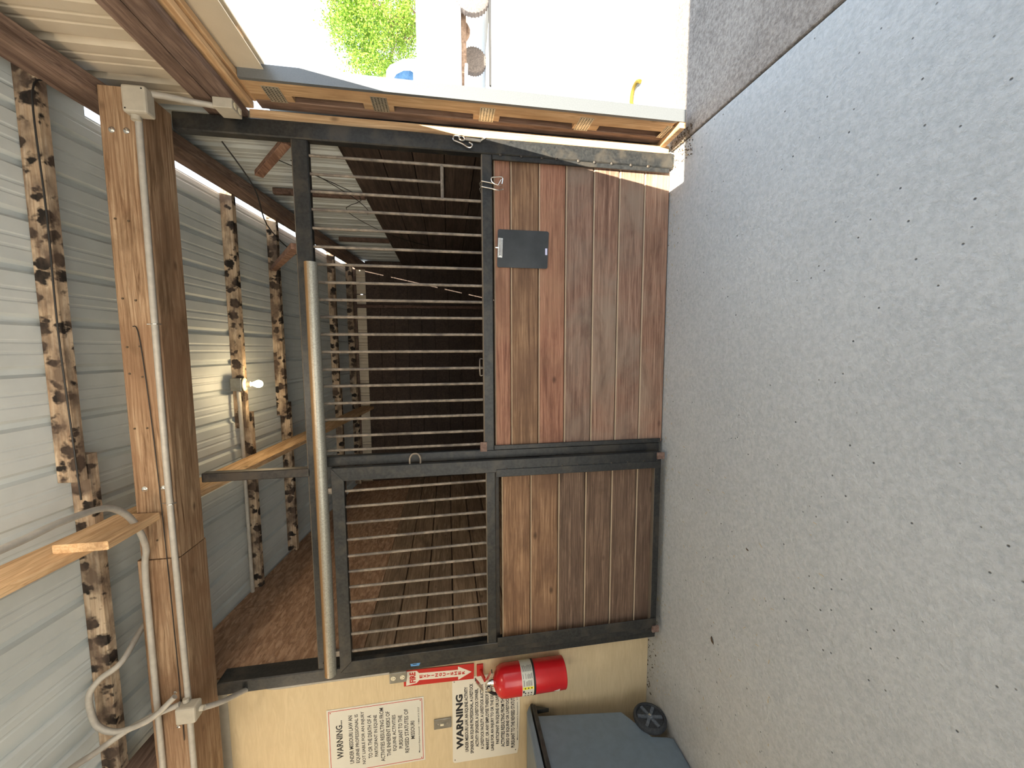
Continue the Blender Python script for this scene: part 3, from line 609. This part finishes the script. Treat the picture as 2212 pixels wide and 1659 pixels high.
for a0, z0, a1, z1, a2, z2 in ((-38, .055, -18, .055, -28, .098),):
    P = [(C0.x + (rr + .0012) * math.sin(math.radians(a)), C0.y - (rr + .0012) * math.cos(math.radians(a)), C0.z + z) for a, z in ((a0, z0), ((a0 + a1) / 2, z0), (a1, z0), ((a1 + a2) / 2, (z1 + z2) / 2), (a2, z2), ((a0 + a2) / 2, (z0 + z2) / 2))]
    mb.add(P, [(0, 1, 2, 3, 4, 5)])
mb.build('triangle_sticker', 'signwhite', fe)
T = C0 + Vector((0, 0, .50)); 
MB().lathe(T - Vector((0, 0, .004)), (0, 0, 1), [(0, .026), (.02, .026), (.022, .018), (.05, .018), (.055, .012)], 16).build('valve', 'chrome', fe, True)
MB().bar(T + Vector((.0, .0, .050)), T + Vector((.105, -.03, .012)), .030, .010).build('carry_handle', 'chrome', fe, bevel=.002)
MB().bar(T + Vector((-.045, .0, .070)), T + Vector((.075, -.045, .125)), .026, .008).build('squeeze_lever', 'chrome', fe, bevel=.002)
MB().lathe(T + Vector((-.03, -.016, .028)), (-.3, -1, 0), [(0, .017), (.010, .017), (.012, .014)], 16).build('gauge', 'chrome', fe, True)
MB().tube(curve_pts([T + Vector((-.015, 0, .03)), T + Vector((-.05, -.01, .03)), T + Vector((-.078, -.01, -.005)), T + Vector((-.092, 0, -.05)), T + Vector((-.098, .02, -.12))], 5), .010, 10).build('hose', 'wire', fe, True)
MB().bar(T + Vector((.012, .09, .08)), T + Vector((.012, .01, .055)), .03, .012).build('hanger_arm', 'redflat', fe, bevel=.002)
box('wall_plate', (-2.290, -2.205), (.066, .0795), (1.255, 1.300), 'redflat', fe, .002)

# ---------------- outlets, switch, conduit ----------------
def duplex(par, x, z, y, horiz=False):
    for dx in ((0, -.030), (0, .030)):
        cxx, czz = x + (dx[1] if horiz else 0), z + (0 if horiz else dx[1])
        MB().lathe((cxx, y, czz), (0, -1, 0), [(0, .0155), (.002, .0155), (.003, .014)], 18).build('socket', 'cream', par, True)
        mb = MB(); q = .006
        mb.box((cxx - q - .001, cxx - q + .001), (y - .0036, y - .003), (czz + .000, czz + .008)); mb.box((cxx + q - .001, cxx + q + .001), (y - .0036, y - .003), (czz, czz + .007))
        mb.lathe((cxx, y - .003, czz - .007), (0, -1, 0), [(0, .003), (.0006, .003)], 8); mb.build('socket_slots', 'black', par)
ob = thing('wall_outlet', (-2.19, .055, 1.77), 'grey metal duplex outlet box above the red extinguisher sign', 'outlet')
box('box', (-2.227, -2.150), (.035, .0795), (1.775, 1.885), 'cover', ob, .004); duplex(ob, -2.1885, 1.83, .0345)
sw = thing('light_switch', (-2.612, .075, 1.49), 'grey metal light switch between the two warning signs', 'light switch')
box('cover_plate', (-2.650, -2.575), (.070, .0795), (1.482, 1.603), 'cover', sw, .003)
MB().box((-2.619, -2.607), (.060, .070), (1.535, 1.560)).build('toggle', 'cream', sw, bevel=.002)
for z in (1.512, 1.574): MB().lathe((-2.612, .0700, z), (0, -1, 0), [(0, .004), (.0015, .003)], 8).build('screw', 'chrome', sw)
YF = -.285
def cond(name, pts, label, r=.0140, n=6):
    t = thing(name, pts[0], label, 'conduit', 'grey electrical conduits'); MB().tube(curve_pts(pts, n), r, 12).build('pipe', 'conduit', t, True); return t
c1 = cond('conduit', [(1.09, YF, 2.868), (.5, YF, 2.872), (-.6, YF, 2.876), (-1.2, YF, 2.872), (-1.875, YF, 2.868)], 'long grey conduit strapped straight along the face of the header', n=2)
for x in (.13, -.78): MB().tube([(x, YF + .014, 2.856), (x, YF - .010, 2.862), (x, YF - .013, 2.872), (x, YF - .008, 2.884), (x, YF + .013, 2.888), (x, YF + .013, 2.86 + .055)], .0035, 6).build('strap', 'chrome', c1, True)
bx1 = thing('junction_box', (1.15, -.30, 2.79), 'grey square junction box at the right end of the header', 'junction box')
box('body', (1.085, 1.205), (-.335, -.272), (2.800, 2.900), 'pvc', bx1, .010); MB().lathe((1.085, -.30, 2.868), (-1, 0, 0), [(0, .019), (.02, .019)], 12).build('connector', 'pvc', bx1, True)
for x, z in ((1.10, 2.886), (1.19, 2.815)): MB().lathe((x, -.335, z), (0, -1, 0), [(0, .004), (.001, .003)], 8).build('screw', 'wire', bx1)
cond('conduit', [(1.195, -.285, 2.805), (1.205, -.26, 2.76), (1.225, -.20, 2.68), (1.232, -.17, 2.60)], 'short grey conduit from the corner box down to the doorway outlet')
ox = thing('doorway_outlet', (1.235, -.14, 2.52), 'beige outlet box with two sockets under the doorway header', 'outlet')
box('box', (1.212, 1.2615), (-.20, -.10), (2.505, 2.595), 'pvc', ox, .004)
for dy in (-.028, .028): MB().lathe((1.237, -.15 + dy * .8, 2.5045), (0, 0, -1), [(0, .0155), (.002, .0155), (.003, .014)], 16).build('socket', 'cream', ox, True)
jb = thing('junction_box', (-1.91, -.31, 2.79), 'cream square junction box on the header above the signs', 'junction box')
box('body', (-1.955, -1.865), (-.345, -.277), (2.805, 2.90), 'pvc', jb, .010)
MB().lathe((-1.862, -.30, 2.868), (1, 0, 0), [(0, .015), (.02, .015)], 12).build('connector', 'pvc', jb, True); MB().lathe((-1.91, -.30, 2.805), (0, 0, -1), [(0, .015), (.02, .014)], 12).build('connector', 'pvc', jb, True)
bx1['group'] = jb['group'] = 'junction boxes on the header'
cond('conduit', [(-1.955, YF, 2.868), (-2.3, YF, 2.868), (-3.59, YF, 2.868)], 'grey conduit continuing left from the cream junction box on the header', n=2)
cond('conduit', [(-1.910, -.30, 2.786), (-1.96, -.22, 2.74), (-2.06, -.04, 2.70), (-2.135, .055, 2.66), (-2.160, .062, 2.58), (-2.162, .066, 2.3), (-2.165, .066, 1.885)], 'grey conduit dropping down the cream wall to the outlet')
cond('conduit', [(-.66, -1.6, 2.99), (-.665, -.96, 2.955), (-.66, -.75, 2.95), (-.68, -.57, 2.95), (-.73, -.48, 2.95), (-.80, -.42, 2.95), (-.90, -.37, 2.952), (-1.00, -.32, 2.975), (-1.12, -.295, 3.005), (-1.55, -.292, 3.01), (-3.59, -.292, 3.01)], 'upper grey conduit curving off the header and away beside the middle rafter')
cond('conduit', [(-1.80, -.33, 2.90), (-1.87, -.355, 2.98), (-1.90, -.37, 3.06), (-1.905, -.38, 3.14), (-1.86, -.385, 3.205), (-1.78, -.39, 3.225), (-1.68, -.39, 3.225), (-1.62, -.37, 3.19), (-1.57, -.33, 3.12), (-1.50, -.15, 3.135), (-1.42, .10, 3.13)], 'bent cream conduit looping over the header into the roof space', n=5)
cond('conduit', [(-1.86, -.315, 2.89), (-1.885, -.335, 3.00), (-1.91, -.37, 3.09), (-1.93, -.45, 3.17), (-1.90, -.62, 3.21), (-1.88, -1.1, 3.2), (-1.86, -2.6, 3.35), (-1.86, -5.0, 3.6)], 'second cream conduit sweeping from the junction box up along the roof')

# cables
def cable(pts, label, r=.0035, n=5): return tag(MB().tube(curve_pts(pts, n), r, 6).build('cable', 'wire', None, True), label, 'cable', 'loose black cables')
cable([(1.2, -.30, 3.20), (1.1, -.385, 3.195), (.6, -.385, 3.19), (.1, -.385, 3.195), (-.35, -.385, 3.185), (-.7, -.38, 3.18)], 'black cable stapled along the nearest spotted purlin', .0035)
cable([(.12, -.276, 2.975), (.05, -.276, 2.95), (-.5, -.278, 2.925), (-1.4, -.279, 2.91), (-2.1, -.282, 2.905)], 'thin dark wire tacked along the face of the header', .0022)
cable([(1.16, .04, 2.68), (1.0, .25, 2.62), (.85, .5, 2.66), (.78, .9, 2.66), (.8, 1.4, 2.7)], 'black wire drooping inside the stall near the top right', .004)
cable([(1.22, .35, 2.52), (1.20, .85, 2.12), (1.2, 1.2, 2.30), (1.2, 1.9, 2.0), (1.22, 2.5, 1.45)], 'thin black wire sagging across the right stall wall', .003)
cable([(1.20, .3, 2.42), (1.2, .8, 2.20), (1.2, 1.1, 2.12), (1.2, 1.25, 2.14)], 'short stray black wire high on the right stall wall', .003)

# bulb
lf = thing('light_fixture', (-.265, .84, 3.0), 'bare glowing bulb in a round ceramic holder on a metal box under a purlin', 'lamp')
box('back_box', (-.315, -.215), (.825, .898), (3.045, 3.125), 'cover', lf, .004)
MB().lathe((-.265, .865, 3.045), (0, .15, -1), [(0, .050), (.008, .052), (.014, .046), (.020, .024), (.045, .022), (.047, .018)], 24).build('holder', 'cream', lf, True)
BC = Vector((-.265, .878, 2.945))
MB().lathe(BC, (0, -.15, 1), [(.052, .013), (.040, .014), (.025, .022), (.010, .029), (-.005, .030), (-.02, .024), (-.029, .012), (-.031, .002)], 20).build('bulb', 'bulb', lf, True)
cond('conduit', [(-.318, .862, 3.085), (-.6, .862, 3.08), (-1.1, .862, 3.08), (-1.7, .862, 3.08), (-1.98, .862, 3.08)], 'grey conduit running left from the bulb along the purlin', n=2)
pl = bpy.data.lights.new('bulb_light', 'POINT'); pl.energy = 3.6; pl.color = (1, .74, .42); pl.shadow_soft_size = .03
po = bpy.data.objects.new('bulb_light', pl); COL.objects.link(po); po.location = (-.265, .868, 2.905)
# unseen warm lamps, inferred from lit timber, added to raise the aisle's light level
for nm, loc, en in (('aisle_fill_lamp', (-.45, -1.75, 2.95), 19), ('aisle_fill_lamp', (-3.2, -1.1, 2.85), 9)):
    l = bpy.data.lights.new(nm, 'POINT'); l.energy = en; l.color = (1, .84, .64); l.shadow_soft_size = .06
    q = bpy.data.objects.new(nm, l); COL.objects.link(q); q.location = loc

# ---------------- wheeled bin ----------------
bn = thing('wheeled_bin', (-2.85, -.30, 0), 'blue-grey wheeled trash bin with dark lid standing against the cream wall', 'trash bin')
sec = [(.012, -2.610, -2.98, -.27, -.50), (.05, -2.592, -3.0, -.27, -.56), (.16, -2.588, -3.02, -.25, -.60), (.24, -2.585, -3.03, -.12, -.62), (.285, -2.583, -3.04, -.055, -.63), (.86, -2.560, -3.09, -.01, -.72), (.885, -2.555, -3.10, -.01, -.73)]
mb = MB(); n = 0
for z, xr, xl, yb, yf in sec:
    q = .03; r = [(xr - q, yf), (xr, yf + q), (xr, yb - q), (xr - q, yb), (xl + q, yb), (xl, yb - q), (xl, yf + q), (xl + q, yf)]
    mb.v += [(x, y, z) for x, y in r]
for i in range(len(sec) - 1):
    for j in range(8): mb.f.append((i * 8 + j, i * 8 + (j + 1) % 8, (i + 1) * 8 + (j + 1) % 8, (i + 1) * 8 + j))
mb.f.append(tuple(range(7, -1, -1))); mb.f.append(tuple((len(sec) - 1) * 8 + j for j in range(8)))
mb.build('body', 'bin', bn, True)
mb = MB().box((-3.12, -2.535), (-.76, .035), (.885, .915)); mb.build('rim', 'lid', bn, bevel=.008)
mb = MB().add([(-3.11, -.78, .925), (-2.54, -.78, .925), (-2.54, .045, .925), (-3.11, .045, .925), (-3.09, -.74, .985), (-2.56, -.74, .985), (-2.56, .01, .955), (-3.09, .01, .955)],
              [(0, 3, 2, 1), (4, 5, 6, 7), (0, 1, 5, 4), (1, 2, 6, 5), (2, 3, 7, 6), (3, 0, 4, 7)]); mb.build('lid', 'bin', bn, bevel=.008)
mb = MB().tube([(-2.58, .045, .90), (-2.575, .068, .905), (-3.07, .068, .905), (-3.07, .045, .90)], .012, 8)
mb.add([(-2.57, .02, .885), (-2.57, .060, .90), (-2.57, .02, .79), (-2.60, .02, .885), (-2.60, .060, .90), (-2.60, .02, .79)], [(0, 1, 2), (3, 5, 4), (0, 3, 4, 1), (1, 4, 5, 2), (2, 5, 3, 0)]); mb.build('handle', 'lid', bn)
for x, s_ in ((-2.575, 1), (-3.03, -1)):
    wc = Vector((x, -.168, .112))
    w_ = MB().lathe(wc, (s_, 0, 0), [(-.022, .092), (-.018, .106), (-.008, .111), (.008, .111), (.018, .106), (.022, .094), (.014, .090), (-.014, .090)], 36).build('wheel', 'rubber', bn, True)
    mb = MB().lathe(wc, (s_, 0, 0), [(-.01, .088), (.006, .088), (.008, .080)], 32); mb.build('hub_disc', 'rubber', w_, True)
    mb = MB()
    for k in range(6):
        a = k * math.pi / 3 + .3; d = Vector((0, math.cos(a), math.sin(a))); mb.bar(wc + Vector((s_ * .012, 0, 0)) + d * .018, wc + Vector((s_ * .012, 0, 0)) + d * .084, .020, .010, (1, 0, 0))
    mb.lathe(wc + Vector((s_ * .008, 0, 0)), (s_, 0, 0), [(0, .022), (.012, .022), (.014, .016)], 16); mb.build('spokes', 'wheel', w_)
    MB().lathe(wc + Vector((s_ * .022, 0, 0)), (s_, 0, 0), [(0, .009), (.006, .009), (.008, .005)], 12).build('axle_cap', 'chrome', w_, True)

# ---------------- floor litter ----------------
def drleaf(x, y, s_, a, lab):
    mb = MB(); c, sn = math.cos(a), math.sin(a); P = [(-1, 0, .05), (-.3, .45, .25), (.5, .3, .3), (1, 0, .1), (.5, -.35, .35), (-.3, -.45, .2)]
    vs = [(x + s_ * (p * c - q * sn), y + s_ * (p * sn + q * c), .0005 + s_ * h) for p, q, h in P]; vs += [(v[0], v[1], v[2] + .0008) for v in vs]
    mb.add(vs, [(0, 1, 2, 3, 4, 5), (11, 10, 9, 8, 7, 6)] + [(i, i + 6, (i + 1) % 6 + 6, (i + 1) % 6) for i in range(6)])
    tag(mb.build('dry_leaf', 'leafdry'), lab, 'leaf', 'dry leaves on the concrete')
drleaf(-1.655, -.612, .022, .4, 'curled dark dry leaf alone on the concrete in front of the sliding door')
drleaf(-1.00, -.827, .010, 1.2, 'tiny dark dry leaf on the concrete nearer the middle of the floor')
mb = MB()
for k in range(210):
    x = random.uniform(-2.9, 1.24); y = -.02 - abs(random.gauss(0, .09)); 
    if k % 3 == 0: x = random.uniform(-2.5, -.6); y = random.uniform(-1.2, -.1)
    if k > 180: x = random.uniform(1.12, 1.32); y = random.uniform(-.24, -.03)
    a = random.random() * 6.28; L = random.uniform(.006, .022); mb.bar((x, y, .002), (x + L * math.cos(a), y + L * math.sin(a), .0025), .0016, .0016)
tag(mb.build('straw_bits', 'straw'), 'scattered bits of straw along the foot of the stall front', 'straw', kind='stuff')
mb = MB()
for k in range(150):
    x = random.uniform(1.15, 1.34); y = random.uniform(-.26, -.02); z = random.uniform(.002, .02); z = z * .4; s_ = random.uniform(.002, .006); mb.box((x, x + s_), (y, y + s_ * .8), (z - .002, z + s_ * .5))
for k in range(70):
    x = random.uniform(-2.6, -1.9); y = .07 - abs(random.gauss(0, .06)); s_ = random.uniform(.003, .008); mb.box((x, x + s_), (y, y + s_), (.0, s_ * .5))
tag(mb.build('dirt_crumbs', 'leafdry'), 'brown dirt crumbs gathered under the barn door and against the cream wall', 'dirt', kind='stuff')
yl = MB().tube(curve_pts([(1.98, .40, .012), (2.0, .44, .02), (1.98, .50, .02), (1.90, .52, .02), (1.84, .47, .014)], 5), .014, 8).build('rope_scrap', 'scrap', None, True)
tag(yl, 'small curved yellow scrap on the sunlit drive just outside', 'scrap')

# ---------------- outdoors: truck, curb shadow, tree ----------------
tr = thing('truck', (10.5, 11.3, 0), 'white truck parked outside on the bright drive, its cab towards the barn door', 'truck')
YT = 10.3
mb = MB()
mb.add([(8.80, YT, .88), (13.6, YT, .88), (13.6, YT, 2.22), (8.80, YT, 2.22), (8.80, YT + 2.1, .88), (13.6, YT + 2.1, .88), (13.6, YT + 2.1, 2.22), (8.80, YT + 2.1, 2.22)],
       [(0, 1, 2, 3), (7, 6, 5, 4), (0, 4, 5, 1), (1, 5, 6, 2), (2, 6, 7, 3), (3, 7, 4, 0)]); mb.build('cargo_body', 'carwhite', tr, bevel=.03)
prof = [(8.76, .88), (8.78, 1.4), (8.80, 2.2), (8.72, 2.65), (8.52, 3.02), (8.36, 3.13), (7.6, 3.17), (6.9, 3.05), (6.3, 2.35), (5.3, 2.15), (5.0, 1.9), (4.95, .88)]
MB().prism(prof, YT + .02, YT + 2.05).build('cab', 'carwhite', tr, True, bevel=.04)
MB().prism([(8.36, 2.34), (8.40, 2.42), (8.38, 2.62), (8.25, 2.84), (8.02, 2.98), (7.3, 3.0), (7.0, 2.34)], YT + .0, YT + .018).build('side_window', 'glassblue', tr)
MB().box((6.0, 13.5), (YT + .35, YT + .47), (.70, .86)).build('frame_rail', 'frame', tr, bevel=.01)
MB().box((6.0, 13.5), (YT + 1.6, YT + 1.72), (.70, .86)).build('frame_rail', 'frame', tr, bevel=.01)
MB().tube([(7.9, YT + .2, .75), (8.9, YT + .2, .72)], .05, 10).build('step_tube', 'carwhite', tr, True)
MB().tube(curve_pts([(9.9, YT + .6, .75), (10.05, YT + .6, .66), (10.2, YT + .6, .64), (10.35, YT + .6, .72)], 4), .08, 10).build('exhaust', 'frame', tr, True)
for x, y in ((9.75, YT + 1.15), (10.78, YT - .05), (6.1, YT + .1)):
    r0 = .42 if y != YT - .05 else .54; wc = Vector((x, y, r0))
    t_ = MB().lathe(wc, (0, 1, 0), [(.0, r0 * .62), (.01, r0 * .9), (.04, r0 * .98), (.12, r0), (.22, r0 * .98), (.26, r0 * .88), (.26, r0 * .6), (.10, r0 * .55)], 36).build('tyre', 'tyre', tr, True)
    mb = MB()
    for k in range(30):
        a = k * math.pi / 15; d = Vector((math.cos(a), 0, math.sin(a))); mb.bar(wc + d * (r0 * .985) + Vector((0, .03, 0)), wc + d * (r0 * .985) + Vector((0, .23, 0)), .03, .03, tuple(d))
    mb.build('tread', 'tyre', t_)
    MB().lathe(wc + Vector((0, .05, 0)), (0, 1, 0), [(0, r0 * .50), (.02, r0 * .60), (.03, r0 * .56), (.06, r0 * .3), (.03, .07), (.0, .06)], 24).build('rim', 'chrome' if x < 9.5 else 'carwhite', t_, True)
tag(MB().tube([(8.0, 9.98, -.02 + .035), (13.0, 9.98, .03)], .05, 8).build('curb_shadow_line', 'wire', None, True), 'long black tube for the shadow line of a curb edge on the bright ground in front of the truck', 'pipe')  # black tube added for the dark shadow line along the curb edge

tree = thing('tree', (27.5, 33, -.03), 'leafy bright green tree behind the white truck', 'tree')
MB().tube([(27.5, 33, -.1), (27.6, 33, 2.5), (27.3, 33.2, 5), (27.6, 33, 8), (27.4, 33, 10)], [.35, .28, .22, .12, .04], 10).build('trunk', 'brownz', tree, True)
brs = MB(); rng = random.Random(3)
tips = []
for k in range(46):
    a = rng.random() * 6.28; z0 = rng.uniform(2.4, 8.2); L = rng.uniform(2.2, 4.6) * (1.15 - abs(z0 - 5.5) / 7); p0 = Vector((27.5, 33, z0)); p2 = p0 + Vector((math.cos(a) * L, math.sin(a) * L, rng.uniform(.6, 2.4))); p1 = (p0 + p2) / 2 + Vector((0, 0, -.2))
    brs.tube([p0, p1, p2], [.07, .045, .015], 5); tips += [p2, p1.lerp(p2, .5), p1, p2 + Vector((rng.uniform(-.8, .8), rng.uniform(-.8, .8), rng.uniform(-.5, .8)))]
brs.build('branches', 'brownz', tree, True)['kind'] = 'stuff'
lv = MB()
lumps = []
while len(lumps) < 150:
    p = Vector((rng.uniform(-1, 1), rng.uniform(-1, 1), rng.uniform(-1, 1)))
    if .35 < p.length < 1: lumps.append(Vector((27.3 + p.x * 4.5, 33 + p.y * 4.2, 6.9 + p.z * 4.0)))
for k in range(34000):
    t = lumps[rng.randrange(len(lumps))]; c = t + Vector((rng.gauss(0, .45), rng.gauss(0, .45), rng.gauss(0, .38)))
    u = Vector((rng.gauss(0, 1), rng.gauss(0, 1), rng.gauss(0, 1))).normalized(); v = u.cross(Vector((rng.gauss(0, 1), rng.gauss(0, 1), rng.gauss(0, 1)))).normalized(); s_ = rng.uniform(.06, .12)
    lv.add([c - u * s_, c + v * s_ * .6, c + u * s_, c - v * s_ * .6], [(0, 1, 2, 3)])
me = bpy.data.meshes.new('foliage'); me.from_pydata([(v[0] - 27.5, v[1] - 33, v[2] + .03) for v in lv.v], [], lv.f); me.materials.append(M['leaf'])
fo = bpy.data.objects.new('foliage', me); COL.objects.link(fo); fo.parent = tree; fo['kind'] = 'stuff'
